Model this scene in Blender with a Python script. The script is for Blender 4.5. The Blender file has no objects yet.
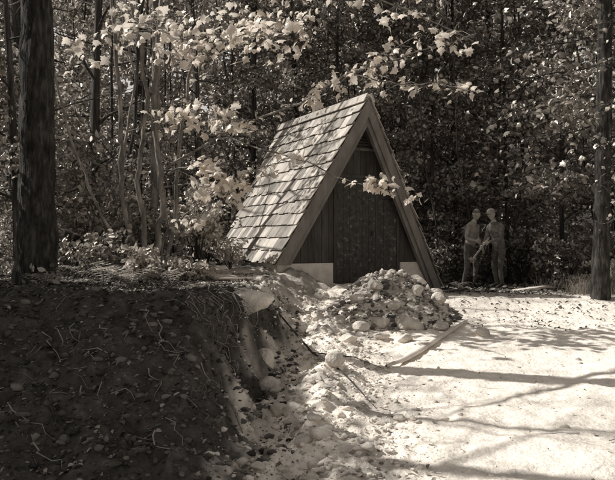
import bpy, math, random, bmesh
import numpy as np
from mathutils import Vector, noise as mnoise
random.seed(7); rng=np.random.default_rng(11)
S=bpy.context.scene
TINT=(1.0,0.915,0.815)
SUN=np.array([-0.70,0.14,0.72]); SUN/=np.linalg.norm(SUN)

# ---------------------------------------------------------------- utils
def link(o,parent=None):
    S.collection.objects.link(o)
    if parent: o.parent=parent
    return o
def empty(name):
    e=bpy.data.objects.new(name,None); e.empty_display_size=0.3
    return link(e)
def mesh_obj(name,verts,faces,mat=None,parent=None,smooth=False):
    m=bpy.data.meshes.new(name); m.from_pydata([tuple(v) for v in verts],[],[tuple(f) for f in faces]); m.update()
    if mat: m.materials.append(mat)
    if smooth: m.polygons.foreach_set('use_smooth',[True]*len(m.polygons))
    return link(bpy.data.objects.new(name,m),parent)
def np_mesh(name,V,F,mat=None,parent=None,smooth=False):
    V=np.asarray(V,dtype=np.float32); F=np.asarray(F,dtype=np.int32)
    m=bpy.data.meshes.new(name); k=F.shape[1]
    m.vertices.add(len(V)); m.vertices.foreach_set('co',V.ravel())
    m.loops.add(F.size); m.loops.foreach_set('vertex_index',F.ravel())
    m.polygons.add(len(F)); m.polygons.foreach_set('loop_start',np.arange(0,F.size,k,dtype=np.int32))
    m.polygons.foreach_set('loop_total',np.full(len(F),k,dtype=np.int32))
    if smooth: m.polygons.foreach_set('use_smooth',np.ones(len(F),dtype=bool))
    m.update(calc_edges=True)
    if mat: m.materials.append(mat)
    return link(bpy.data.objects.new(name,m),parent)

def _h(i,j,s):
    n=np.sin(i*127.1+j*311.7+s*74.7)*43758.5453
    return n-np.floor(n)
def vnoise(x,y,s=0):
    xi=np.floor(x); yi=np.floor(y); fx=x-xi; fy=y-yi
    fx=fx*fx*(3-2*fx); fy=fy*fy*(3-2*fy)
    a=_h(xi,yi,s)*(1-fx)+_h(xi+1,yi,s)*fx
    b=_h(xi,yi+1,s)*(1-fx)+_h(xi+1,yi+1,s)*fx
    return (a*(1-fy)+b*fy)*2-1
def fbm(x,y,sc,o=4,s=0):
    r=0; a=1; t=0
    for k in range(o):
        r=r+a*vnoise(x*sc+k*17.3,y*sc-k*9.1,s+k); t+=a; a*=0.5; sc*=2.1
    return r/t
def sstep(a,b,x):
    t=np.clip((x-a)/(b-a),0,1); return t*t*(3-2*t)

# ---------------------------------------------------------------- materials
def tc(v): return (v*TINT[0],v*TINT[1],v*TINT[2],1)
def ramp(nt,stops):
    r=nt.nodes.new('ShaderNodeValToRGB'); e=r.color_ramp.elements
    while len(e)<len(stops): e.new(0.5)
    for el,(p,v) in zip(e,stops): el.position=p; el.color=tc(v)
    return r
def newmat(name):
    m=bpy.data.materials.new(name); m.use_nodes=True; nt=m.node_tree
    return m,nt,nt.nodes['Principled BSDF']
def rough_mat(name,stops,scale=4,detail=6,bump=0.3,rough=0.9,stretch=(1,1,1),island=0.0,bscale=None,dist=0.02):
    m,nt,b=newmat(name); N=nt.nodes; L=nt.links
    t=N.new('ShaderNodeTexCoord'); mp=N.new('ShaderNodeMapping'); mp.inputs['Scale'].default_value=stretch
    L.new(t.outputs['Object'],mp.inputs[0])
    n=N.new('ShaderNodeTexNoise'); n.inputs['Scale'].default_value=scale; n.inputs['Detail'].default_value=detail; n.inputs['Roughness'].default_value=0.65
    L.new(mp.outputs[0],n.inputs['Vector'])
    r=ramp(nt,stops)
    if island>0:
        g=N.new('ShaderNodeNewGeometry'); ma=N.new('ShaderNodeMath'); ma.operation='MULTIPLY_ADD'
        L.new(g.outputs['Random Per Island'],ma.inputs[0]); ma.inputs[1].default_value=island
        s=N.new('ShaderNodeMath'); s.operation='SUBTRACT'; L.new(n.outputs['Fac'],s.inputs[0]); s.inputs[1].default_value=island/2
        L.new(s.outputs[0],ma.inputs[2]); L.new(ma.outputs[0],r.inputs[0])
    else: L.new(n.outputs['Fac'],r.inputs[0])
    L.new(r.outputs[0],b.inputs['Base Color']); b.inputs['Roughness'].default_value=rough
    b.inputs['Specular IOR Level'].default_value=0.25
    n2=N.new('ShaderNodeTexNoise'); n2.inputs['Scale'].default_value=bscale or scale*3; n2.inputs['Detail'].default_value=5
    L.new(mp.outputs[0],n2.inputs['Vector'])
    bp=N.new('ShaderNodeBump'); bp.inputs['Strength'].default_value=bump; bp.inputs['Distance'].default_value=dist
    L.new(n2.outputs['Fac'],bp.inputs['Height']); L.new(bp.outputs[0],b.inputs['Normal'])
    return m
def leaf_mat(name,lo,hi,trans=0.45,gloss=0.08,mid=None):
    m=bpy.data.materials.new(name); m.use_nodes=True; nt=m.node_tree; N=nt.nodes; L=nt.links
    N.remove(N['Principled BSDF']); out=N['Material Output']
    g=N.new('ShaderNodeNewGeometry')
    st=[(0,lo),(1,hi)] if mid is None else [(0,lo),(0.6,mid),(1,hi)]
    r=ramp(nt,st); L.new(g.outputs['Random Per Island'],r.inputs[0])
    d=N.new('ShaderNodeBsdfDiffuse'); t=N.new('ShaderNodeBsdfTranslucent'); gl=N.new('ShaderNodeBsdfGlossy'); gl.inputs['Roughness'].default_value=0.42
    gl.inputs['Color'].default_value=tc(0.9)
    L.new(r.outputs[0],d.inputs[0]); L.new(r.outputs[0],t.inputs[0])
    m1=N.new('ShaderNodeMixShader'); m1.inputs[0].default_value=trans
    m2=N.new('ShaderNodeMixShader'); m2.inputs[0].default_value=gloss
    L.new(d.outputs[0],m1.inputs[1]); L.new(t.outputs[0],m1.inputs[2])
    L.new(m1.outputs[0],m2.inputs[1]); L.new(gl.outputs[0],m2.inputs[2]); L.new(m2.outputs[0],out.inputs[0])
    return m
M_bark=rough_mat('bark_dark',[(0.30,0.02),(0.5,0.06),(0.7,0.15)],14,bump=1.0,stretch=(1,1,0.12),dist=0.05,bscale=22)
M_barkD=rough_mat('bark_very_dark',[(0.36,0.012),(0.5,0.035),(0.66,0.09)],18,bump=1.0,stretch=(1,1,0.25),dist=0.06,bscale=16)
M_barkL=rough_mat('bark_pale',[(0.3,0.07),(0.5,0.20),(0.68,0.42)],9,bump=0.8,stretch=(1,1,0.3))
M_leaf=leaf_mat('forest_leaf',0.08,0.75,0.45,0.15,0.22)
M_leafF=leaf_mat('far_leaf',0.10,0.75,0.45,0.10,0.27)
M_maple=leaf_mat('maple_leaf',0.66,0.97,0.45,0.08)
M_fern=leaf_mat('fern_leaf',0.25,0.70,0.4,0.08)
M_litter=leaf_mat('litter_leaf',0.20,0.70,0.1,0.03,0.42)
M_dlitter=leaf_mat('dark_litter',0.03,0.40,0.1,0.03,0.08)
M_shingle=rough_mat('cedar_shingle',[(0.2,0.17),(0.5,0.36),(0.8,0.60)],3,bump=0.5,stretch=(1,1,0.5),island=0.55,bscale=30)
M_siding=rough_mat('dark_siding',[(0.3,0.035),(0.7,0.085)],5,bump=0.3,stretch=(3,3,0.5),island=0.2)
M_door=rough_mat('dappled_door_boards',[(0.3,0.035),(0.62,0.075),(0.70,0.20)],14,bump=0.3,island=0.05,detail=3)  # pale specks paint sun dapples onto the boards
M_trim=rough_mat('trim_board',[(0.3,0.13),(0.7,0.26)],5,bump=0.3,stretch=(1,1,.4))
M_conc=rough_mat('concrete',[(0.3,0.50),(0.7,0.72)],6,bump=0.25)
M_rock=rough_mat('stone',[(0.3,0.40),(0.5,0.62),(0.7,0.80)],5,bump=0.9,dist=0.04)
M_peb=rough_mat('pebble',[(0.1,0.22),(0.4,0.62),(0.8,0.85)],6,island=0.8,bump=0.3)
M_hst=rough_mat('heap_stone',[(0.2,0.08),(0.5,0.24),(0.8,0.6)],6,island=0.8,bump=0.5)
M_clod=rough_mat('clod',[(0.2,0.03),(0.5,0.09),(0.8,0.20)],6,island=0.6,bump=0.5)
M_wood=rough_mat('bare_wood',[(0.3,0.55),(0.7,0.8)],4,bump=0.3,stretch=(1,1,1))
M_twig=rough_mat('twig',[(0.3,0.06),(0.7,0.34)],4,island=0.7)

# ---------------------------------------------------------------- terrain (eye level is z=0)
HX,HY=1.28,11.45
EY=[4,5.5,7,8.2,9.2,10,11.5,12.4,14,18]; EX=[-.98,-1.02,-1.12,-.85,-.72,-.75,-.6,-.4,-.2,-.2]
def H(x,y):
    x=np.asarray(x,float); y=np.asarray(y,float)
    C=np.interp(y,[-200,0,5,8,11,12.4,14,17,22,30,60,160],[-1.8,-1.7,-1.6,-1.43,-1.15,-.93,-.98,-1.07,-1.0,-.6,8,26])
    C=C+0.2*np.exp(-((x-0.8)**2/1.2+(y-12.9)**2/0.5))
    P=np.interp(y,[-200,3.8,4.6,5.6,6.7,8,11.3,12.5,13.5,16,20,22,30,60,160],[-1.8,-1.68,-1.5,-1.02,-.52,-.58,-.64,-.56,-.47,-.5,-.7,-.8,-.5,8,26])
    P=P+.06*sstep(-1.8,-3.2,x)*(1-sstep(12,16,y))
    wob=0.13*vnoise(y*1.7,y*0+3,5)+0.09*vnoise(y*5,y*0,8)
    xe=np.interp(y,EY,EX)+wob
    w=sstep(0,0.70,x-xe+0.10*fbm(x,y,2.5,3,19))
    z=P*(1-w)+C*w
    r=np.sqrt(((x-HX)/0.68)**2+((y-HY)/0.85)**2)
    z=z+0.50*np.clip(1-r*r*0.5,0,1)**1.3*(1+0.38*fbm(x,y,4,3,31))
    r2=np.abs(x-np.interp(y,[5,8,10,12],[0.15,.2,.2,.3]))
    z=z+0.12*np.exp(-r2**2/0.12)*sstep(4.5,6,y)*(1-sstep(10.5,12,y))*(1+fbm(x,y,2.2,3,77))
    near=1-sstep(16,24,y)
    bankf=np.exp(-((x-xe-0.3)**2)/0.5)+ (x<xe)*sstep(4,4.8,y)*(1-sstep(7.0,7.8,y))
    bankf=np.clip(bankf,0,1); rub=np.exp(-((x-.1)/.8)**2)*(1-sstep(10.5,11.5,y))
    z=z+near*(0.035*fbm(x,y,1.1,4,1)+ (0.03+0.10*bankf)*fbm(x,y,3.6,4,2)+(0.008+0.05*bankf+.045*rub)*fbm(x,y,10,5,4))
    z=z+(1-near)*0.5*fbm(x,y,0.15,3,9)
    return z
def h1(x,y): return float(H(np.array([x]),np.array([y]))[0])
def axis(a,b,step,far0,far1):
    core=np.arange(a,b,step); l=[];d=step;v=a
    while v>far0: d*=1.15; v-=d; l.append(v)
    r=[];d=step;v=core[-1]
    while v<far1: d*=1.15; v+=d; r.append(v)
    return np.array(l[::-1]+list(core)+r)
ax=axis(-4.2,6.5,0.022,-160,160); ay=axis(3.6,15,0.026,-60,170)
X,Y=np.meshgrid(ax,ay); Z=H(X,Y)
nx,ny=len(ax),len(ay)
V=np.stack([X.ravel(),Y.ravel(),Z.ravel()],1)
idx=np.arange(nx*ny).reshape(ny,nx)
F=np.stack([idx[:-1,:-1].ravel(),idx[:-1,1:].ravel(),idx[1:,1:].ravel(),idx[1:,:-1].ravel()],1)
xe=np.interp(Y,EY,EX)
n1=fbm(X,Y,0.9,4,50); n2=fbm(X,Y,3.0,4,53); n3=fbm(X,Y,7,4,57)
sand_and_light=sstep(0.38,0.80,X-xe+0.2*n1+0.3*n2+.25*n3)*(1-sstep(14.0,16.5,Y+0.8*n1))*(1-sstep(7.5,10,X+n1))
sunlit_top=sstep(9.0,10.0,Y+.5*n1)*(1-sstep(12.6,13.4,Y))*sstep(-2.0,-1.3,X+.3*n2)*.65  # bank top made paler in colour for its sunlit patch
sand_and_light=np.maximum(sand_and_light,sunlit_top)
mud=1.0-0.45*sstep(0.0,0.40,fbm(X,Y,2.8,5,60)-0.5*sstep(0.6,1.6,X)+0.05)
back_shade=1-0.4*sstep(9.8,12,Y-.3*X+n1)*sstep(1.4,2.6,X)  # dappled shade at the right rear, painted into the ground colour
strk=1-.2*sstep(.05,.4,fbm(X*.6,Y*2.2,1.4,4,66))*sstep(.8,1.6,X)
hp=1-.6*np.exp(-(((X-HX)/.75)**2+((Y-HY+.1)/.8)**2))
sand_and_light=np.clip(sand_and_light*mud*back_shade*hp*strk,0,1)
ground_mat,nt,b=newmat('earth'); N=nt.nodes; L=nt.links
at=N.new('ShaderNodeAttribute'); at.attribute_name='sand_and_light'
t=N.new('ShaderNodeTexCoord')
na=N.new('ShaderNodeTexNoise'); na.inputs['Scale'].default_value=7; na.inputs['Detail'].default_value=9; na.inputs['Roughness'].default_value=0.75
nb=N.new('ShaderNodeTexNoise'); nb.inputs['Scale'].default_value=30; nb.inputs['Detail'].default_value=6
L.new(t.outputs['Object'],na.inputs['Vector']); L.new(t.outputs['Object'],nb.inputs['Vector'])
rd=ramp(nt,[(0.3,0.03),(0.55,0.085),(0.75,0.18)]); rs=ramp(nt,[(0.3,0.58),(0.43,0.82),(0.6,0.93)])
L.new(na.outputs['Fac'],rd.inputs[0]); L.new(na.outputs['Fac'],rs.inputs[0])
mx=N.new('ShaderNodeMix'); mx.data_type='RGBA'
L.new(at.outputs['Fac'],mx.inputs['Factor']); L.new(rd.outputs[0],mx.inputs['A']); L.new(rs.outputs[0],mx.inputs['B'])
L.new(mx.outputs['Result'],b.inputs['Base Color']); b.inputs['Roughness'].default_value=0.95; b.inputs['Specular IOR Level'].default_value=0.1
bp=N.new('ShaderNodeBump'); bp.inputs['Strength'].default_value=0.7; bp.inputs['Distance'].default_value=0.025
L.new(nb.outputs['Fac'],bp.inputs['Height']); L.new(bp.outputs[0],b.inputs['Normal'])
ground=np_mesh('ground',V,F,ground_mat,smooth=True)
a=ground.data.attributes.new('sand_and_light','FLOAT','POINT'); a.data.foreach_set('value',sand_and_light.ravel().astype(np.float32))

# ---------------------------------------------------------------- tubes and leaves
class Buf:
    def __init__(s): s.V=[];s.F=[]
    def tube(s,pts,rad,sides=7,rgh=0.12):
        pts=[Vector(p) for p in pts]; n=len(pts); base=len(s.V)
        for i,p in enumerate(pts):
            d=(pts[min(i+1,n-1)]-pts[max(i-1,0)]).normalized()
            a=d.cross(Vector((1,0.13,0)) if abs(d.z)>0.7 else Vector((0,0,1))).normalized(); b=d.cross(a)
            for k in range(sides):
                th=2*math.pi*k/sides; s.V.append(p+(a*math.cos(th)+b*math.sin(th))*rad[i]*(1+rgh*math.sin(3*th+i)*(1 if sides<12 else .3)+(random.uniform(-.09,.09) if sides>=12 else 0)))
        for i in range(n-1):
            for k in range(sides):
                k2=(k+1)%sides
                s.F.append((base+i*sides+k,base+i*sides+k2,base+(i+1)*sides+k2,base+(i+1)*sides+k))
    def obj(s,name,mat,parent=None): return mesh_obj(name,s.V,s.F,mat,parent,True)
LEAF_V=np.array([[0,0,0],[-.30,.32,.07],[-.24,.70,.05],[0,1,-.06],[.24,.70,.05],[.30,.32,.07]]); LEAF_V[:,1]-=.5
LEAF_F=np.array([[0,3,2,1],[0,5,4,3]])
mo=[(0,-.5),(.12,-.32),(.42,-.38),(.36,-.2),(.60,.02),(.40,.10),(.34,.26),(.22,.24),(.17,.42),(0,.60)]
out=mo+[(-x,y) for x,y in mo[-2:0:-1]]
MAP_V=np.array([[0,-.05,.05]]+[[x,y,-.12*(x*x+y*y)*2] for x,y in out])
MAP_F=np.array([[0,1+i,1+(i+1)%len(out)] for i in range(len(out))])
def leaves(name,pos,size,mat,parent=None,kind='leaf',flat=0.5,droop=0.0):
    pos=np.asarray(pos); n=len(pos)
    if n==0: return None
    TV,TF=(LEAF_V,LEAF_F) if kind=='leaf' else (MAP_V,MAP_F)
    nr=rng.normal(size=(n,3)); nr/=np.linalg.norm(nr,axis=1)[:,None]
    nr=nr*(1-flat)+np.array([-.35,-.25,1])*flat; nr/=np.linalg.norm(nr,axis=1)[:,None]
    t=rng.normal(size=(n,3)); t[:,2]-=droop; t-=nr*(t*nr).sum(1)[:,None]; t/=np.linalg.norm(t,axis=1)[:,None]
    bb=np.cross(t,nr); size=np.broadcast_to(size,(n,))
    asp=rng.uniform(.7,1.15,n)
    W=pos[:,None,:]+size[:,None,None]*(TV[None,:,0:1]*bb[:,None,:]*asp[:,None,None]+TV[None,:,1:2]*t[:,None,:]+TV[None,:,2:3]*nr[:,None,:]*rng.uniform(.5,3,n)[:,None,None])
    k=len(TV); FF=(TF[None]+ (np.arange(n)*k)[:,None,None]).reshape(-1,TF.shape[1])
    return np_mesh(name,W.reshape(-1,3),FF,mat,parent)
def thin(cl,keep):
    """open the canopy where the sun reaches the clearing, the maple boughs and the roof"""
    p=np.asarray(cl)
    if len(p)==0: return p
    k=(p[:,2]+1)/SUN[2]; gx=p[:,0]-SUN[0]*k; gy=p[:,1]-SUN[1]*k
    wob=0.3*fbm(gx,gy,0.8,2,91)
    a=(gx>-.70+wob*.5)&(gx<5.3+wob)&(gy>2)&(gy<12.8+wob)
    c=(gx>-1.2+wob)&(gx<4.6)&(gy>=9.0)&(gy<16.8)
    f=((gx+2.2)**2/1.0+(gy-9.9)**2/1.4)<1
    kp=np.ones(len(p)); kp[f]=.15; kp[a|c]=keep
    kk=(p[:,2]-2.3)/SUN[2]; mxp=p[:,0]-SUN[0]*kk; myp=p[:,1]-SUN[1]*kk
    kp[(kk>0)&(mxp>-3.4)&(mxp<1.5)&(myp>9.6)&(myp<12)]=.02
    return p[rng.random(len(p))<kp]
def clump_pts(cl,n,rad):
    cl=np.asarray(cl)
    if len(cl)==0: return np.zeros((0,3))
    d=rng.normal(size=(len(cl),n,3)); d/=np.linalg.norm(d,axis=2)[...,None]
    d*=(rng.random((len(cl),n,1))**0.5)*rad*(0.6+0.8*rng.random((len(cl),1,1)))
    d[...,2]*=0.55
    return (cl[:,None,:]+d).reshape(-1,3)

def tree(name,x,y,height,r,lean=(0,0),crown0=2.0,crownr=2.0,nlimb=16,bark=M_bark,leafsize=.13,per=90,keep=.06,lmat=M_leaf,clr=.5,sides=9,flare=.3):
    e=empty(name); z0=h1(x,y)-0.15; B=Buf(); pts=[];rad=[]; n=12 if sides<12 else 110
    ph=random.random()*6
    for i in range(n+1):
        t=i/n; pts.append((x+lean[0]*t*height+0.02*height*t*math.sin(3*t+ph),y+lean[1]*t*height+0.02*height*t*math.cos(4*t+ph),z0+t*height))
        rad.append(r*(1-0.8*t)*(1+flare*max(0,1-t*14)))
    B.tube(pts,rad,sides); cl=[]
    for k in range(nlimb):
        t=(crown0+(height-crown0)*(k+random.random())/nlimb)/height; i=min(int(t*n),n-1); f=t*n-i
        p=Vector(pts[i]).lerp(Vector(pts[i+1]),f); th=k*2.4+random.random(); ln=crownr*(1.1-0.55*t)*(0.6+0.6*random.random())
        q=[p]; dz=random.uniform(0.05,0.5)
        for j in range(1,5):
            s=j/4; q.append(p+Vector((math.cos(th+0.3*s)*ln*s,math.sin(th+0.3*s)*ln*s,ln*dz*s+random.uniform(-.05,.05))))
        rr=max(r*(1-0.85*t)*0.4,0.012); B.tube(q,[rr*(1-0.8*j/4) for j in range(5)],5)
        for j in (2,3,4):
            cl.append(q[j]+Vector((random.uniform(-.3,.3),random.uniform(-.3,.3),random.uniform(-.1,.2))))
            m=q[j]+Vector((random.uniform(-.9,.9),random.uniform(-.9,.9),random.uniform(-.3,.5)))*0.7
            B.tube([q[j],m],[rr*.3,.004],4); cl.append(m)
    B.obj('trunk',bark,e)
    cl=thin(np.array([tuple(c) for c in cl]),keep)
    P=clump_pts(cl,per,clr)
    leaves('foliage',P,leafsize*(0.5+0.9*rng.random(len(P))),lmat,e,flat=.35)
    return e

tree('conifer_tree',-3.26,9.0,15,.22,(0.0,0),5.0,2.6,22,keep=.02,per=90,sides=32,flare=.25,bark=M_barkD)
tree('conifer_tree',4.76,12.2,16,.14,(-.003,0),5.5,2.2,20,keep=.1,per=80,sides=24,flare=.15,bark=M_barkD)
tree('conifer_tree',-8.2,7.0,13,.2,(0,0),1.5,3.6,36,keep=.01,per=120,clr=.7,leafsize=.15)  # unseen trees down to the edge list, added to shade the left bank
tree('deciduous_tree',-5.6,5.2,9,.11,(0,0),2.6,3.0,36,keep=.01,per=120,clr=.6,leafsize=.15)
tree('deciduous_tree',-5.9,7.6,9,.10,(0,0),2.0,2.6,26,keep=.01,per=80,clr=.6,leafsize=.15)
tree('deciduous_tree',-5.2,4.0,9,.12,(0,0),3.0,2.8,26,keep=.01,per=100,clr=.6,leafsize=.15)
edge=[(-5.6,13.2,9,.10,1.0),(-4.7,12.2,8,.08,1.0),(-4.1,14.5,10,.12,.6),(-3.4,16.5,11,.11,.8),(-2.5,17.6,11,.09,1.0),(-1.4,19.0,12,.13,1.0),(-6.4,17,12,.2,1.),
(-.2,20.5,13,.10,1.2),(.9,19.2,11,.07,1.2),(2.1,20.0,12,.09,1.2),(3.2,18.9,11,.05,1.6),(4.2,20.6,13,.09,1.4),(5.1,18.9,12,.05,1.6),(6.0,17.6,11,.06,1.4),
(7.3,16.2,12,.10,1.2),(6.2,14.2,10,.06,1.6),(8.6,18.6,13,.2,1.),(2.7,22.5,14,.13,1.),(5.7,23,14,.15,1.),(-4.6,20.5,14,.16,1.),(7.6,12.4,10,.1,1.4)]
for (x,y,h,r,c0) in edge:
    tree('deciduous_tree',x,y,h,r,(random.uniform(-.05,.05),random.uniform(-.02,.02)),c0,1.9,24,bark=M_bark if x>0 else random.choice([M_bark,M_barkL]),leafsize=.11,per=76,keep=.05,clr=.5,sides=8)
B=Buf()
for i in range(46):
    x=random.uniform(-9,11); y=random.uniform(15.5,24)
    if abs(x-0.5)<2 and y<18: continue
    z=h1(x,y); r=random.uniform(.015,.045); lx=random.uniform(-.9,.9)
    B.tube([(x,y,z-.1),(x+lx*.15,y,z+1.5),(x+lx*.45+random.uniform(-.1,.1),y,z+3),(x+lx*.6,y,z+5),(x+lx,y,z+7),(x+lx*1.5,y,z+11)],[r*1.2,r,r,r*.9,r*.8,r*.4],6)
B.obj('sapling_stems',M_bark)

cl=[]
for i in range(1100):
    y=random.uniform(21,38); x=random.uniform(-1,1)*(7+y*.55)
    zg=h1(x,y); cl.append((x,y,zg+random.random()**0.9*(0.34*y+2)))
P=clump_pts(np.array(cl),140,1.1)
leaves('forest',P,.21*(0.5+0.9*rng.random(len(P))),M_leafF,flat=.3)
cl=[]
for i in range(400):
    y=random.uniform(40,60); x=random.uniform(-1,1)*(10+y*.6)
    cl.append((x,y,h1(x,y)+random.random()*14))
P=clump_pts(np.array(cl),80,2.4)
leaves('distant_trees',P,.6*(0.6+0.8*rng.random(len(P))),M_leafF,flat=.3)
cl=[]
for i in range(1100):
    y=random.uniform(8.4,24); x=random.uniform(-10,12)
    if x>-1.9 and y<14.2 and x<5.2: continue
    if -2.3<x<2.9 and y<18: continue
    if x>=2.6 and x<5.6 and y<18.2: continue
    if x<=-1.9 and y<12 and random.random()<.75: continue
    cl.append((x,y,h1(x,y)+random.random()**1.5*(.35 if y<12 else 1.3)))
P=clump_pts(thin(cl,.3),95,.35)
leaves('undergrowth',P,.09*(0.5+0.9*rng.random(len(P))),M_leaf,flat=.35)

# ---------------------------------------------------------------- maple with pale leaves (stems left of the hut, boughs over it)
mp=empty('maple_tree'); B=Buf(); LP=[];LS=[]
zb=h1(-2.35,11.6)-.1
stems=[[(-2.35,11.6,zb),(-2.25,11.6,.6),(-2.36,11.5,2.0),(-2.15,11.3,4.2)],
[(-2.45,11.6,zb),(-2.6,11.5,.9),(-2.45,11.5,2.2),(-2.75,11.2,4.4)],
[(-2.3,11.7,zb),(-2.05,11.7,.3),(-2.0,11.6,1.4),(-1.7,11.4,3.0),(-1.3,11,4.2)],
[(-2.5,11.7,zb),(-2.9,11.7,.5),(-2.9,11.6,1.9),(-3.0,11.4,4.4)],
[(-2.55,11.6,zb),(-3.1,11.3,.35),(-3.4,11.0,1.3),(-3.9,10.6,3.4)],
[(-2.6,11.9,zb),(-3.0,12,1.0),(-2.75,12,2.6),(-3.1,12,4.2)],
[(-2.4,11.6,zb),(-2.2,11.8,.2),(-2.35,11.8,1.2),(-2.25,11.6,3.6)]]
for s,r in zip(stems,(.048,.04,.03,.042,.024,.025,.02)):
    q=[]
    for i in range(len(s)-1):
        for k in range(6):
            q.append(Vector(s[i]).lerp(Vector(s[i+1]),k/6)+Vector((random.uniform(-.03,.03),random.uniform(-.02,.02),0)))
    q.append(Vector(s[-1])); B.tube(q,[r*(1.15-.6*i/len(q)) for i in range(len(q))],8)
def bough(pts,r,dens,lsize=.19,t0=.3,twl=.35,spread=.12):
    q=[]
    for i in range(len(pts)-1):
        for k in range(5): q.append(Vector(pts[i]).lerp(Vector(pts[i+1]),k/5)+Vector([random.uniform(-.025,.025) for _ in range(3)]))
    q.append(Vector(pts[-1])); n=len(q)
    B.tube(q,[r*(1-.8*i/n)+.003 for i in range(n)],6)
    for _ in range(dens):
        i=int((t0+(1-t0)*random.random())*(n-1)); p=q[i]
        e=p+Vector((random.uniform(-1,1),random.uniform(-1,1),random.uniform(-.7,.5)))*twl*random.random()**.6
        B.tube([p,p.lerp(e,.5)+Vector((0,0,.03)),e],[.005,.004,.003],4)
        for _ in range(random.choice([1,2,3])):
            LP.append(tuple(e+Vector((random.gauss(0,spread),random.gauss(0,spread),random.gauss(0,spread*.7))))); LS.append(lsize*random.uniform(.45,1.15))
bough([(-2.2,11.5,1.1),(-1.13,11,1.61),(-.09,10.5,1.92),(.51,10.3,2.27),(1.24,10,2.42),(2.25,10,2.75)],.015,48,.14,.35,.30,.07)
bough([(.51,10.3,2.27),(1.1,10,2.1),(1.75,9.9,2.05),(2.3,9.8,1.95)],.008,20,.11,.3,.25,.06)
bough([(.3,10.4,2.1),(.9,10.2,2.45),(1.5,10,2.75)],.008,22,.12,.3,.3,.06)
bough([(-1.9,11.5,1.9),(-.8,10.8,1.35),(.0,10.3,1.08),(.44,10,.82),(.84,9.9,.71),(1.45,9.8,.52)],.010,14,.13,.25,.16,.05)
bough([(.84,9.9,.71),(.98,9.85,.80)],.006,6,.17,.4,.12,.07)
bough([(1.3,9.8,.57),(1.45,9.8,.52)],.005,4,.15,.4,.10,.06)
bough([(-2.2,11.6,.1),(-1.6,11.1,.55),(-.9,10.7,.95),(-.2,10.4,1.15)],.011,22,.14,.3,.22,.06)
bough([(-2.3,11.5,1.7),(-1.8,11,1.9),(-1.3,10.6,1.75),(-.8,10.2,1.6)],.012,62,.15,.2,.38,.12)
bough([(-2.1,11.4,1.0),(-1.6,11,1.15),(-1.2,10.8,.9),(-1.05,10.7,.5)],.012,50,.16,.35,.25,.10)
bough([(-2.2,11.4,2.6),(-1.8,10.9,2.9),(-1.2,10.4,2.85),(-.3,10.1,2.75)],.014,90,.15,.15,.45,.14)
bough([(-2.3,11.4,3.2),(-2.4,10.8,3.2),(-2.2,10.2,2.9),(-1.8,9.8,2.7)],.014,46,.15,.2,.5,.14)
bough([(-1.4,11.1,3.9),(-.5,10.6,3.7),(.4,10.3,3.45),(1.4,10.1,3.1),(2.3,10,2.6)],.016,50,.14,.2,.5,.14)
bough([(-1.6,11.3,3.3),(-.6,10.9,3.2),(.2,10.6,2.95)],.014,50,.14,.2,.45,.13)
bough([(-2.9,11.4,3.2),(-3.2,10.8,2.9),(-3.3,10.4,2.4)],.012,16,.14,.2,.4,.12)
bough([(-2.0,11.6,.0),(-1.8,11.3,.3),(-1.6,11.2,.25)],.010,20,.13,.3,.25,.08)
B.obj('stems_and_boughs',M_barkL,mp)
leaves('foliage',np.array(LP),np.array(LS),M_maple,mp,kind='maple',flat=.45,droop=.8)

mp2=empty('maple_tree'); B=Buf(); LP=[];LS=[]
zz=h1(6.9,14.8)-.1
B.tube([(6.9,14.8,zz),(6.8,14.7,2),(6.5,14.5,4.5),(6.2,14.3,7)],[.10,.085,.06,.03],9)
for k in range(10):
    z=1.2+k*.55; p=(6.75,14.7,z)
    bough([p,(5.6,14.0+random.uniform(-.5,.5),z+.4),(4.3,13.6,z+.3+random.uniform(-.3,.3)),(3.0,13.4+random.uniform(-.6,.6),z+random.uniform(-.5,.3))],.02,36,.13,.2,.55,.16)
for k in range(6):
    z=.3+k*.6; bough([(6.7,14.6,z+.5),(5.8,12.6,z+.5),(4.9,11.6,z+.1),(4.3,11.2,z-.1)],.012,30,.09,.3,.45,.13)
B.obj('stems_and_boughs',M_bark,mp2)
leaves('foliage',np.array(LP),np.array(LS),M_leaf,mp2,kind='maple',flat=.45,droop=.6)

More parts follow.
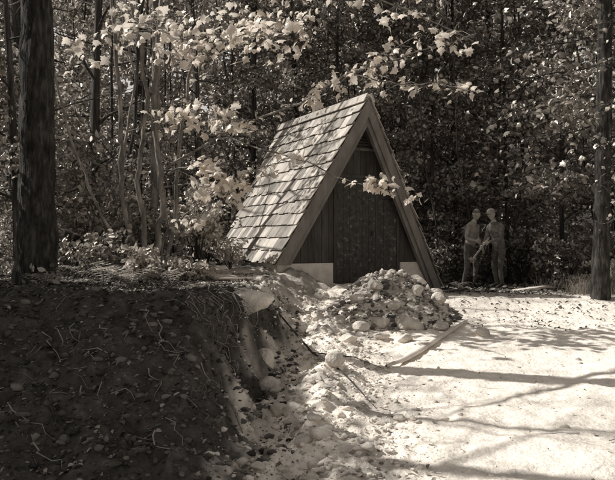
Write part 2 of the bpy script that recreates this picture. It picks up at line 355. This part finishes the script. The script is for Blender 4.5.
# ---------------------------------------------------------------- pumphouse
house=empty('pumphouse')
O=np.array([1.05,12.93]); E=np.array([.9063,.4226]); D=np.array([-.4226,.9063])
RZ=2.466; SL=1.83; PV=.4/1.567
def W(u,v,z): p=O+E*u+D*v; return (p[0],p[1],z)
class Pr(Buf):
    def prism(s,a,b_):
        n=len(a); k=len(s.V); s.V+=list(a)+list(b_)
        s.F.append(tuple(k+i for i in range(n))[::-1]); s.F.append(tuple(k+n+i for i in range(n)))
        for i in range(n): j=(i+1)%n; s.F.append((k+i,k+j,k+n+j,k+n+i))
    def uz(s,poly,v0,v1): s.prism([W(u,v0,z) for u,z in poly],[W(u,v1,z) for u,z in poly])
def build(s,name,mat): return mesh_obj(name,s.V,s.F,mat,house)
su,sz=.4795,-.8775
for side,Ls in ((-1,3.27),(1,3.84)):
    R=Pr()
    def pt(s_,v,off,side=side): return W(side*(s_*su+off*.8775),v,RZ+s_*sz+off*.4795)
    def vf(s_): return PV*s_*su
    def vb(s_): return 3.83-.32*s_/3.27
    R2=Pr(); a=[pt(0.03,vf(0)+.05,0),pt(Ls-.02,vf(Ls)+.05,0),pt(Ls-.02,vb(Ls)-.03,0),pt(.03,vb(0)-.03,0)]
    b2=[pt(0.10,vf(0)+.05,-.05),pt(Ls-.02,vf(Ls)+.05,-.05),pt(Ls-.02,vb(Ls)-.03,-.05),pt(.10,vb(0)-.03,-.05)]
    R2.prism(a,b2); build(R2,'roof_deck',M_trim)
    ex=.245; sb=Ls
    while sb>0.05:
        st=max(sb-.31,0.0); v=vf(sb)-.05+random.uniform(-.01,.01)
        end=vb(sb)+.04
        while v<end:
            wd=random.uniform(.10,.27); v2=min(v+wd,end)
            j=random.uniform(-.018,.018); o=.030+random.uniform(-.003,.010)
            if v2-v>.02:
                dvt=vf(st)-vf(sb); fa=dvt if v<vf(sb) else 0
                j2=j+random.uniform(-.006,.006)
                a=[pt(st,v+.002+fa,.006),pt(sb+j,v+.002,o),pt(sb+j2,v2-.002,o+random.uniform(-.003,.003)),pt(st,v2-.002,.006)]
                b_=[pt(st,v+.002+fa,.014),pt(sb+j,v+.002,o+.014),pt(sb+j2,v2-.002,o+.014),pt(st,v2-.002,.014)]
                R.prism(a,b_)
            v=v2
        sb-=ex
    build(R,'shingle_roof',M_shingle)
    C=Pr(); C.prism([pt(-.03,-.06,.05),pt(.13,-.04,.045),pt(.13,3.85,.045),pt(-.03,3.87,.05)],[pt(-.03,-.06,.07),pt(.13,-.04,.065),pt(.13,3.85,.065),pt(-.03,3.87,.07)]); build(C,'ridge_cap',M_shingle)
    ze=RZ+Ls*sz; ue=Ls*su
    for (o1,th,drop,nmb) in ((-.015,.04,.34,'barge_board'),(.03,.09,.50,'rafter')):
        poly=[(0,RZ-.02),(ue,ze-.02),(max((RZ-drop-ze)/SL,0.1),ze-.02),(0,RZ-drop)]
        C=Pr(); C.prism([W(side*u,PV*u+o1,z) for u,z in poly],[W(side*u,PV*u+o1+th,z) for u,z in poly]); build(C,nmb,M_trim)
    poly=[(0,RZ-.02),(ue,ze-.02),((RZ-.34-ze)/SL,ze-.02),(0,RZ-.34)]
    C=Pr(); C.prism([W(side*u,3.83-.2*u,z) for u,z in poly],[W(side*u,3.80-.2*u,z) for u,z in poly]); build(C,'barge_board',M_trim)
def topz(u): return RZ-.12-SL*abs(u)
def boards(u0,u1,zb,zt,v,mat,name,w=.135,th=.03):
    R=Pr(); u=u0
    while u<u1-.01:
        a=u+.003; b_=min(u+w,u1)-.003
        t1=min(topz(a),zt); t2=min(topz(b_),zt)
        if max(t1,t2)>zb+.02:
            pl=[(a,zb),(b_,zb)]
            if t2>zb+.01: pl.append((b_,t2))
            if a<0<b_ and zt>topz(0): pl.append((0,topz(0)))
            if t1>zb+.01: pl.append((a,t1))
            dv=random.uniform(-.003,.003)
            if len(pl)>=3: R.uz(pl,v+dv,v+th)
        u+=w
    return build(R,name,mat)
WV=.5
boards(-1.46,-.42,-.40,9,WV,M_siding,'siding')
boards(-.42,.46,1.16,1.62,WV,M_siding,'siding')
boards(.46,.92,.80,1.62,WV,M_siding,'siding')
boards(.92,1.50,-.40,9,WV,M_siding,'siding')
R=Pr(); R.uz([(-1.46,-.4),(1.47,-.4),(0,2.28)],WV+.05,WV+.09); build(R,'wall_core',M_siding)
R=Pr(); R.uz([(-1.46,-.4),(1.47,-.4),(0,2.28)],3.2,3.3); build(R,'rear_wall',M_siding)
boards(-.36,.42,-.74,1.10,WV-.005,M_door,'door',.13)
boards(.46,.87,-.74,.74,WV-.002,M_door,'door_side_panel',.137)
R=Pr()
for (a,b_,c,d) in ((-.42,-.365,-.76,1.16),(.42,.46,-.76,1.16),(.87,.92,-.76,.78)): R.uz([(a,c),(b_,c),(b_,d),(a,d)],WV-.02,WV+.045)
R.uz([(-.365,1.105),(.42,1.105),(.42,1.16),(-.365,1.16)],WV-.018,WV+.045)
R.uz([(.46,.745),(.87,.745),(.87,.80),(.46,.80)],WV-.018,WV+.045)
R.uz([(-.36,-.80),(.87,-.80),(.87,-.745),(-.36,-.745)],WV-.05,WV+.045)
build(R,'door_frame',M_siding)
R=Pr(); R.uz([(.33,.08),(.37,.08),(.37,.16),(.33,.16)],WV-.05,WV-.006)
R.uz([(-.36,.75),(-.12,.78),(-.12,.80),(-.36,.83)],WV-.018,WV-.0); R.uz([(-.36,-.45),(-.12,-.42),(-.12,-.40),(-.36,-.37)],WV-.018,WV-.0); build(R,'door_hardware',M_bark)
R=Pr()
z=1.64
while z<2.15:
    hw=(RZ-.22-z)/SL
    if hw>.03: R.prism([W(-hw,WV-.02,z),W(hw,WV-.02,z),W(hw,WV+.03,z+.035),W(-hw,WV+.03,z+.035)],[W(-hw,WV-.02,z+.01),W(hw,WV-.02,z+.01),W(hw,WV+.03,z+.045),W(-hw,WV+.03,z+.045)])
    z+=.055
R.uz([(-.43,1.60),(.43,1.60),(.41,1.635),(-.41,1.635)],WV-.03,WV+.04)
build(R,'gable_vent',M_trim)
R=Pr(); R.uz([(-1.50,-1.2),(-.44,-1.2),(-.44,-.405),(-1.50,-.405)],WV-.03,WV+.14); R.uz([(.94,-1.3),(1.58,-1.3),(1.58,-.405),(.94,-.405)],WV-.03,WV+.14)
R.prism([W(-1.5,WV+.14,-1.2),W(-1.36,WV+.14,-1.2),W(-1.36,WV+.14,-.405),W(-1.5,WV+.14,-.405)],[W(-1.5,3.3,-1.2),W(-1.36,3.3,-1.2),W(-1.36,3.3,-.405),W(-1.5,3.3,-.405)])
R.uz([(-.44,-1.2),(.94,-1.2),(.94,-.81),(-.44,-.81)],WV-.10,WV+.10)
build(R,'concrete_footing',M_conc)

# ---------------------------------------------------------------- rocks and debris
def rock(name,x,y,sx,sy,sz_,seed,mat=M_rock,sink=.25,rz=0,sub=4,dz=0):
    bm=bmesh.new(); bmesh.ops.create_icosphere(bm,subdivisions=sub,radius=1)
    cuts=[]; rr=random.Random(seed)
    for _ in range(9):
        nn_=Vector((rr.gauss(0,1),rr.gauss(0,1),rr.gauss(0,1))).normalized(); cuts.append((nn_,rr.uniform(.62,.92)))
    for v in bm.verts:
        p=v.co.copy(); n=mnoise.noise(p*.9+Vector((seed,0,0)))*.3+mnoise.noise(p*2.3+Vector((0,seed,0)))*.12+mnoise.noise(p*6+Vector((0,0,seed)))*.05
        q=p*(1+n)
        for c_,d_ in cuts:
            e_=q.dot(c_)-d_
            if e_>0: q-=c_*e_*.85
        v.co=q; v.co.x*=sx; v.co.y*=sy; v.co.z*=sz_
    m=bpy.data.meshes.new(name); bm.to_mesh(m); bm.free(); m.materials.append(mat)
    m.polygons.foreach_set('use_smooth',[True]*len(m.polygons))
    o=link(bpy.data.objects.new(name,m)); o.location=(x,y,h1(x,y)+sz_*(1-2*sink)+dz); o.rotation_euler=(0,0,rz)
rocks=[(-.70,8.4,.32,.22,.15,0.0),(-.46,7.9,.12,.11,.15,.0),(1.40,10.25,.2,.14,.11,0),(1.82,10.2,.12,.1,.07,0),(2.30,9.9,.13,.1,.08,0),
   (1.02,10.4,.15,.12,.09,0),(1.62,11.0,.13,.10,.10,0),(1.0,11.0,.10,.1,.08,0),(1.25,10.7,.12,.1,.08,0),(.75,11.1,.15,.1,.08,0),(1.7,11.6,.14,.1,.09,0),(-.75,11.2,.22,.12,.06,.03),(-1.3,11.5,.26,.14,.06,.03),
   (.28,7.6,.12,.1,.08,0),(-.1,6.3,.1,.12,.08,0),(2.1,12.3,.15,.12,.1,0),(1.95,11.2,.14,.1,.09,0),(4.9,13.3,.2,.2,.15,0),(-.35,7.2,.11,.12,.10,0),(.1,5.6,.09,.08,.06,0),(-1.5,12.3,.3,.2,.12,0),
   (.7,10.1,.13,.1,.08,0),(.95,9.7,.1,.08,.06,0),(1.25,9.6,.11,.1,.07,0),(.5,9.3,.12,.1,.08,0),(-.25,6.5,.08,.09,.07,0),(.45,10.6,.13,.1,.08,0)]
for k in range(26):
    yy=random.uniform(5.0,10.8); xx=random.gauss(.22,.32); s_=random.uniform(.03,.075); rocks.append((xx,yy,s_*1.2,s_,s_*.6,-s_*.15))
for i,(x,y,a,b_,c,dz) in enumerate(rocks):
    rock('boulder' if a>.2 else 'rock',x,y,a,b_,c,i*3.7+1,dz=dz,rz=i*1.3 if i else -.15,sub=4 if a>.1 else 3)
def ico():
    bm=bmesh.new(); bmesh.ops.create_icosphere(bm,subdivisions=1,radius=1)
    V=np.array([v.co[:] for v in bm.verts]); F=np.array([[v.index for v in f.verts] for f in bm.faces]); bm.free(); return V,F
IV,IF=ico()
def scatter_stones(name,x,y,s,mat):
    n=len(x); z=H(x,y)
    v=IV[None]*(1+.28*rng.normal(size=(n,12,1)))
    v=v*(s[:,None,None]*rng.uniform(.55,1.35,(n,1,3))*np.array([1,1,.6]))
    v=v+np.stack([x,y,z+s*.1],1)[:,None,:]
    np_mesh(name,v.reshape(-1,3),(IF[None]+(np.arange(n)*12)[:,None,None]).reshape(-1,3),mat,smooth=False)
n=26000; y=4.2+8.0*rng.random(n)**1.1; x=rng.uniform(-.7,4.5,n); m=rng.random(n)<np.exp(-((x-.1)/.65)**2)*.95+.008
x=x[m];y=y[m]; scatter_stones('gravel',x,y,.005+.034*rng.random(len(x))**5,M_peb)
n=16000; y=rng.uniform(4.3,11,n); x=rng.uniform(-4,-.1,n); scatter_stones('earth_clods',x,y,.006+.04*rng.random(n)**7,M_clod)
n=2600; th=rng.uniform(0,6.28,n); r=rng.random(n)**.6*.95; scatter_stones('heap_stones',HX+r*np.cos(th),HY-.2+r*np.sin(th)*1.2,.008+.06*rng.random(n)**4,M_hst)
def litter(name,n,x0,x1,y0,y1,mat,s0,s1):
    x=rng.uniform(x0,x1,n); y=rng.uniform(y0,y1,n); P=np.stack([x,y,H(x,y)+.008+.015*rng.random(n)],1)
    leaves(name,P,s0+(s1-s0)*rng.random(n)**2,mat,flat=.75)
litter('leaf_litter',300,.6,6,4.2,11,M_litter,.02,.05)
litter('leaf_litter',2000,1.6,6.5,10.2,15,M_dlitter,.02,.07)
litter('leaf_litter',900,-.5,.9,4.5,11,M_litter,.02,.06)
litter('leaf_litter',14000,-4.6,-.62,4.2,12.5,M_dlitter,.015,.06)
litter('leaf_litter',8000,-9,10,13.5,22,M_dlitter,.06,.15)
B=Buf()
for i in range(360):
    x=random.uniform(-3.8,5); y=random.uniform(4.6,12.5)
    if x>.6 and random.random()<.85: continue
    th=random.uniform(0,6.28); l=random.uniform(.06,.4); q=[]
    for j in range(5):
        a=x+math.cos(th)*l*j/4+random.uniform(-.02,.02); c=y+math.sin(th)*l*j/4+random.uniform(-.02,.02)
        q.append((a,c,h1(a,c)+.006+random.random()*.012))
    r=random.uniform(.0015,.0045); B.tube(q,[r,r,r*.8,r*.6,r*.4],5)
for i in range(150):
    y=random.uniform(4.9,9); x=random.uniform(-2.8,-.7) if y<6.6 else random.uniform(-1.2,-.7)
    z=h1(x,y); q=[(x,y,z+.02)]
    for j in range(6): q.append((q[-1][0]+random.uniform(-.04,.10),q[-1][1]-random.uniform(-.02,.10),q[-1][2]-random.uniform(-.02,.09)))
    B.tube([ (a,c,max(d,h1(a,c)+.012)) for a,c,d in q],[.006,.005,.004,.003,.003,.002,.0015],5)
B.obj('twigs_and_roots',M_twig)
B=Buf()
def lie(pts,rad,lift=.05):
    B.tube([(x,y,h1(x,y)+lift) for x,y in pts],rad,9)
lie([(.85,8.1),(1.1,8.5),(1.35,8.95),(1.6,9.4),(1.9,10.0),(2.25,10.6)],[.015,.03,.036,.036,.03,.018],.03); B.obj('driftwood_log',M_wood)
B=Buf(); lie([(-.35,9.2),(0.05,8.3),(.35,7.4),(.55,6.6)],[.010,.011,.009,.004],.07); lie([(.05,8.3),(.5,8.0),(.8,7.9)],[.007,.006,.003],.07); B.obj('fallen_branch',M_bark)
def plank(name,x,y,l,w,t,rz,tilt=0):
    R=Pr(); c,s=math.cos(rz),math.sin(rz); z=h1(x,y)+.06
    def q(a,b_,h): return (x+a*c-b_*s,y+a*s+b_*c,z+h+a*tilt)
    R.prism([q(-l/2,-w/2,0),q(l/2,-w/2,0),q(l/2,w/2,0),q(-l/2,w/2,0)],[q(-l/2,-w/2,t),q(l/2,-w/2,t),q(l/2,w/2,t),q(-l/2,w/2,t)]); mesh_obj(name,R.V,R.F,M_wood)
plank('board',4.35,14.6,.7,.2,.03,.3,.1); plank('board',4.7,14.9,.6,.15,.03,-.2,.05); plank('board',-1.05,11.2,.5,.2,.025,-.2,.02)

def fern(x,y,n,ln,name='fern'):
    e=empty(name); B=Buf(); V_=[];F_=[]; z=h1(x,y)
    for k in range(n):
        th=k*6.28/n+random.uniform(-.3,.3); L_=ln*random.uniform(.7,1.1); q=[]
        for j in range(13):
            t=j/12; p=Vector((x+math.cos(th)*L_*t*.85,y+math.sin(th)*L_*t*.85,z+L_*(1.25*t-.95*t*t))); q.append(p)
            if j>1:
                w=L_*.26*math.sin(math.pi*min(1,t*.85+.15)); sd=Vector((-math.sin(th),math.cos(th),-.15))
                f=Vector((math.cos(th),math.sin(th),.2))*L_*.045
                for s in (-1,1):
                    b0=len(V_); V_+=[p-f*.5,p+sd*s*w*.5-f*.3,p+sd*s*w+f*.6,p+f*.5]; F_.append((b0,b0+1,b0+2,b0+3))
        B.tube(q,[.004]*13,4)
    B.obj('stalks',M_twig,e); mesh_obj('fronds',V_,F_,M_fern,e)
for a in [(-2.25,9.6,10,.55),(-2.6,10.3,9,.6),(-1.9,10.4,8,.45),(-3.3,10.9,9,.5),(-1.45,11.9,9,.4),(3.1,15.4,9,.35),(5.3,13.8,9,.4),(-2.9,8.3,7,.35),(-2.1,8.9,8,.42),(-2.5,9.2,8,.45)]: fern(*a)
def bush(x,y,h,r,n,mat,name='bush',ls=.10,kind='leaf'):
    e=empty(name); B=Buf(); z=h1(x,y)-.05; cl=[]
    for k in range(n):
        th=random.uniform(0,6.28); rr=r*random.random()**.6; hh=h*random.uniform(.5,1)
        q=(x+math.cos(th)*rr,y+math.sin(th)*rr,z+hh); B.tube([(x,y,z),(x+math.cos(th)*rr*.4,y+math.sin(th)*rr*.4,z+hh*.6),q],[.012,.008,.003],5)
        cl+= [q,((x+q[0])/2,(y+q[1])/2,z+hh*.7)]
    B.obj('stems',M_bark,e); P=clump_pts(cl,26,.20); leaves('foliage',P,ls*(.6+.8*rng.random(len(P))),mat,e,kind=kind,flat=.4)
bush(-1.85,12.6,1.5,.6,20,M_fern); bush(-2.9,12.6,1.2,.7,22,M_leaf); bush(-3.6,12.0,1.2,.6,18,M_leaf); bush(-2.5,11.3,.45,.5,12,M_fern,ls=.08); bush(-3.0,10.9,.7,.5,14,M_leaf,ls=.08); bush(-1.7,11.3,.35,.4,9,M_fern,ls=.08)
bush(-2.2,9.9,.55,.3,8,M_fern,ls=.09); bush(-1.35,13.0,.5,.4,9,M_fern,ls=.07); bush(-1.9,14.0,.9,.5,14,M_leaf,ls=.08)
bush(2.95,17.0,1.1,.35,14,M_leaf,ls=.08); bush(3.2,18.6,1.8,.7,22,M_leaf); bush(5.2,18.4,1.5,.7,24,M_leaf); bush(5.6,16.2,1.1,.6,20,M_leaf); bush(6.1,14.8,1.2,.7,20,M_leaf); bush(5.3,12.8,.6,.5,16,M_fern,ls=.07); bush(4.9,13.9,.35,.35,8,M_leaf,ls=.06)
def grass(name,pts,hgt,mat,per=60):
    V_=[];F_=[]
    for (x,y) in pts:
        z=h1(x,y)
        for k in range(per):
            a=x+random.gauss(0,.12); c=y+random.gauss(0,.12); h=hgt*random.uniform(.3,1.1); dx=random.gauss(0,.35)*h; dy=random.gauss(0,.35)*h; w=.004; b0=len(V_)
            V_+=[(a-w,c,z),(a+w,c,z),(a+w*.7+dx*.4,c+dy*.4,z+h*.6),(a-w*.7+dx*.4,c+dy*.4,z+h*.6),(a+dx,c+dy,z+h),(a+dx+.001,c+dy,z+h)]
            F_+=[(b0,b0+1,b0+2,b0+3),(b0+3,b0+2,b0+5,b0+4)]
    mesh_obj(name,V_,F_,mat)
grass('grass',[(random.uniform(4.6,6.8),random.uniform(12.6,15.5)) for _ in range(26)],.34,M_fern)

# ---------------------------------------------------------------- people
M_skin=rough_mat('skin',[(.3,.44),(.7,.55)],8,bump=.05); M_shirt=rough_mat('work_shirt',[(.35,.12),(.5,.20),(.65,.32)],9,bump=.8,bscale=14,dist=.04)
M_shirt2=rough_mat('pale_jacket',[(.35,.26),(.5,.38),(.65,.5)],9,bump=.8,bscale=14,dist=.04)
M_trou=rough_mat('trousers',[(.35,.08),(.65,.17)],8,bump=.8,bscale=12,dist=.04); M_boot=rough_mat('boots',[(.3,.03),(.7,.06)],6); M_hair=rough_mat('hair',[(.3,.10),(.7,.25)],20); M_cap=rough_mat('cap',[(.3,.30),(.7,.42)],10)
def skin_mesh(name,J,Eg,roots,sub=2):
    keys=list(J); m=bpy.data.meshes.new(name); m.from_pydata([J[k][:3] for k in keys],[(keys.index(a),keys.index(b_)) for a,b_ in Eg],[])
    o=link(bpy.data.objects.new(name,m)); md=o.modifiers.new('s','SKIN'); md.use_smooth_shade=True
    for i,k in enumerate(keys):
        r=J[k][3]; sv=m.skin_vertices[0].data[i]; sv.radius=(r,J[k][4] if len(J[k])>4 else r); sv.use_root=k in roots
    ss=o.modifiers.new('b','SUBSURF'); ss.levels=sub; ss.render_levels=sub
    bpy.context.view_layer.update(); ev=o.evaluated_get(bpy.context.evaluated_depsgraph_get()); m2=bpy.data.meshes.new_from_object(ev)
    o.modifiers.clear(); o.data=m2; o.data.polygons.foreach_set('use_smooth',[True]*len(m2.polygons)); return o
def person(x,y,yaw,J,mats,name='man',cap=True,headdir=(0,.25)):
    e=empty(name)
    Eg=[('pel','sp'),('sp','ch'),('ch','nk'),('nk','hd')]
    for s in 'LR': Eg+=[('ch','sh'+s),('sh'+s,'el'+s),('el'+s,'wr'+s),('wr'+s,'pa'+s),('pel','hip'+s),('hip'+s,'kn'+s),('kn'+s,'an'+s),('an'+s,'toe'+s)]
    o=skin_mesh('body',J,Eg,['pel']); o.parent=e
    for mt in (mats['shirt'],mats['trou'],M_boot,M_skin): o.data.materials.append(mt)
    segs=[]
    for a,b_ in Eg:
        t=3 if (a in('nk',) or a.startswith('wr')) else 2 if a.startswith('an') else 1 if (a.startswith('hip') or a.startswith('kn') or b_.startswith('hip')) else 0
        segs.append((Vector(J[a][:3]),Vector(J[b_][:3]),t))
    for p in o.data.polygons:
        c=Vector(p.center); best=9;mi=0
        for a,b_,t in segs:
            ab=b_-a; k=max(0,min(1,(c-a).dot(ab)/ab.length_squared)); d=(c-(a+ab*k)).length
            if d<best: best=d; mi=t
        p.material_index=mi
    for s in 'LR':
        w=Vector(J['wr'+s][:3]); pa=Vector(J['pa'+s][:3]); d=(pa-w).normalized(); sd=d.cross(Vector((0,1,0.2))).normalized(); cu=d.cross(sd)
        FJ={};FE=[];rt=[]
        for f,(off,ln) in enumerate(((-.03,.065),(-.01,.078),(.01,.074),(.03,.058))):
            p0=pa-d*.015+sd*off; k=f'f{f}'
            p1=p0+d*ln*.5; p2=p1+d*ln*.25+cu*ln*.3; p3=p2-d*ln*.05+cu*ln*.3
            for i,p in enumerate((p0,p1,p2,p3)): FJ[k+str(i)]=(p.x,p.y,p.z,.0095-.001*i)
            FE+=[(k+'0',k+'1'),(k+'1',k+'2'),(k+'2',k+'3')]; rt.append(k+'0')
        p0=w+d*.03-sd*.02; p1=p0-sd*.03+d*.02+cu*.01; p2=p1+d*.03+cu*.02
        for i,p in enumerate((p0,p1,p2)): FJ['t'+str(i)]=(p.x,p.y,p.z,.011-.001*i)
        FE+=[('t0','t1'),('t1','t2')]; rt.append('t0')
        h=skin_mesh('fingers_'+s,FJ,FE,rt,1); h.data.materials.append(M_skin); h.parent=e
    bm=bmesh.new(); bmesh.ops.create_uvsphere(bm,u_segments=28,v_segments=20,radius=1)
    for v in bm.verts:
        c=v.co; jaw=1-0.28*max(0,-c.z)**1.2; nx_=c.x*.076*jaw; ny_=c.y*.097*(1-.12*max(0,-c.z)); nz_=c.z*.118
        if c.y>0: 
            g_=math.exp(-((c.x/.16)**2+((c.z+.12)/.22)**2)); ny_+=.024*g_
            ny_-=.010*math.exp(-(((abs(c.x)-.36)/.16)**2+((c.z-.08)/.13)**2)); ny_+=.008*math.exp(-(c.x/.35)**2-((c.z+.78)/.2)**2)
            ny_-=.005*math.exp(-(c.x/.3)**2-((c.z+.48)/.05)**2)
        v.co=(nx_,ny_,nz_)
    for f in bm.faces:
        c=f.calc_center_median(); f.material_index=1 if (c.z>.045 or (c.y<-.01 and c.z>-.045)) else 0; f.smooth=True
    for v in bm.verts:
        if v.co.z>.045 or (v.co.y<-.01 and v.co.z>-.045): v.co*=1.07
    for s in (-1,1):
        r=bmesh.ops.create_icosphere(bm,subdivisions=2,radius=1)
        for v in r['verts']: v.co=Vector((s*.078+v.co.x*.011,-.005+v.co.y*.018,-.005+v.co.z*.03))
        r=bmesh.ops.create_icosphere(bm,subdivisions=2,radius=.012)
        for v in r['verts']: v.co+=Vector((s*.028,.078,.010))
        for f in {f for v in r['verts'] for f in v.link_faces}: f.material_index=1
    if cap:
        n0=28; rows=[]
        for i in range(7):
            a=i/6*math.pi/2; rows.append([bm.verts.new((.086*math.cos(a)*math.cos(6.2832*k/n0),.108*math.cos(a)*math.sin(6.2832*k/n0),.045+.080*math.sin(a))) for k in range(n0)])
        br=[bm.verts.new((.088*math.cos(6.2832*k/n0),.110*math.sin(6.2832*k/n0)+.05*max(0,math.sin(6.2832*k/n0)),.037)) for k in range(n0)]
        allr=[br]+rows
        for i in range(len(allr)-1):
            for k in range(n0):
                try: f=bm.faces.new((allr[i][k],allr[i][(k+1)%n0],allr[i+1][(k+1)%n0],allr[i+1][k])); f.material_index=2; f.smooth=True
                except: pass
    m=bpy.data.meshes.new('head'); bm.to_mesh(m); bm.free()
    for mt in (M_skin,M_hair,M_cap): m.materials.append(mt)
    ho=link(bpy.data.objects.new('head',m),e); hd=Vector(J['hd'][:3]); ho.location=hd+Vector((0,.03,.085)); ho.rotation_euler=(-headdir[1],0,headdir[0])
    e.location=(x,y,h1(x,y)+.01); e.rotation_euler=(0,0,yaw); return e
J1={'pel':(0,-.04,.90,.135,.11),'sp':(0,-.01,1.07,.13,.105),'ch':(0,.05,1.27,.155,.115),'nk':(0,.12,1.43,.055),'hd':(0,.16,1.50,.05),
'shL':(-.18,.07,1.33,.065),'elL':(-.23,.17,1.07,.045),'wrL':(-.13,.40,.99,.03),'paL':(-.10,.47,.97,.038,.022),
'shR':(.18,.07,1.33,.065),'elR':(.25,.10,1.06,.045),'wrR':(.16,.32,.90,.03),'paR':(.12,.39,.87,.038,.022),
'hipL':(-.10,-.04,.84,.09),'knL':(-.13,.06,.47,.062),'anL':(-.13,.0,.09,.045),'toeL':(-.15,.17,.04,.04),
'hipR':(.10,-.04,.84,.09),'knR':(.13,-.02,.46,.062),'anR':(.14,-.12,.09,.045),'toeR':(.16,.06,.04,.04)}
J2={k:v for k,v in J1.items()}
J2.update({'ch':(0,.03,1.28,.155,.115),'nk':(0,.07,1.45,.055),'hd':(0,.10,1.52,.05),'shL':(-.18,.03,1.35,.065),'shR':(.18,.03,1.35,.065),'elL':(-.24,.02,1.08,.045),'wrL':(-.24,.14,.86,.03),'paL':(-.24,.17,.79,.038,.022),'elR':(.25,.02,1.08,.045),'wrR':(.22,.24,1.02,.03),'paR':(.20,.31,1.03,.038,.022)})
person(4.06,16.0,2.1,J1,{'shirt':M_shirt,'trou':M_trou},cap=True,headdir=(.2,.2))
person(3.60,16.5,-2.3,J2,{'shirt':M_shirt2,'trou':M_trou},cap=False,headdir=(-.2,.1))
B=Buf(); c,s=math.cos(2.1),math.sin(2.1)
def loc(a,b_,z): return Vector((4.06+a*c-b_*s,16.0+a*s+b_*c,h1(4.06,16.0)+z))
hA=loc(.50,.24,.64); hB=loc(-.34,.58,1.10)
B.tube([hA,(hA+hB)/2,hB],[.018]*3,8); sh=empty('shovel'); B.obj('handle',M_wood,sh)
dd=(hA-hB).normalized(); sd=dd.cross(Vector((0,0,1))).normalized(); nn=sd.cross(dd)
prof=[(0,.05),(.02,.09),(.12,.105),(.2,.09),(.26,.03)]; Vv=[];Ff=[]
for t_,w_ in prof:
    for k in (-1,-.5,0,.5,1): Vv.append(hA+dd*t_+sd*w_*k+nn*(.03*k*k))
for i in range(4):
    for k in range(4): Ff.append((i*5+k,i*5+k+1,i*5+k+6,i*5+k+5))
mesh_obj('blade',Vv,Ff,M_conc,sh,True)

# ---------------------------------------------------------------- light, sky, camera
w=bpy.data.worlds.new('World'); S.world=w; w.use_nodes=True; nt=w.node_tree; bg=nt.nodes['Background']
sky=nt.nodes.new('ShaderNodeTexSky'); sky.sky_type='NISHITA'; sky.sun_disc=False
el=math.asin(SUN[2]); sky.sun_elevation=el; sky.sun_rotation=math.atan2(SUN[0],SUN[1])
bw=nt.nodes.new('ShaderNodeRGBToBW'); mu=nt.nodes.new('ShaderNodeMix'); mu.data_type='RGBA'; mu.blend_type='MULTIPLY'; mu.inputs['Factor'].default_value=1
nt.links.new(sky.outputs[0],bw.inputs[0]); nt.links.new(bw.outputs[0],mu.inputs['A']); mu.inputs['B'].default_value=(1,.95,.90,1)
nt.links.new(mu.outputs['Result'],bg.inputs[0]); bg.inputs[1].default_value=0.15
sl=bpy.data.lights.new('sun','SUN'); sl.energy=5; sl.angle=math.radians(.5); sl.color=(1,.975,.93)
so=link(bpy.data.objects.new('sun',sl)); so.rotation_euler=Vector(SUN).to_track_quat('Z','Y').to_euler(); so.location=(-10,5,20)
cam=bpy.data.cameras.new('camera'); co=link(bpy.data.objects.new('camera',cam)); co.location=(0,0,0); co.rotation_euler=(math.radians(90),0,0)
cam.sensor_width=36; cam.lens=36*750/615; cam.clip_end=500; cam.clip_start=.05
S.camera=co
S.view_settings.view_transform='Standard'; S.view_settings.look='None'; S.view_settings.exposure=0
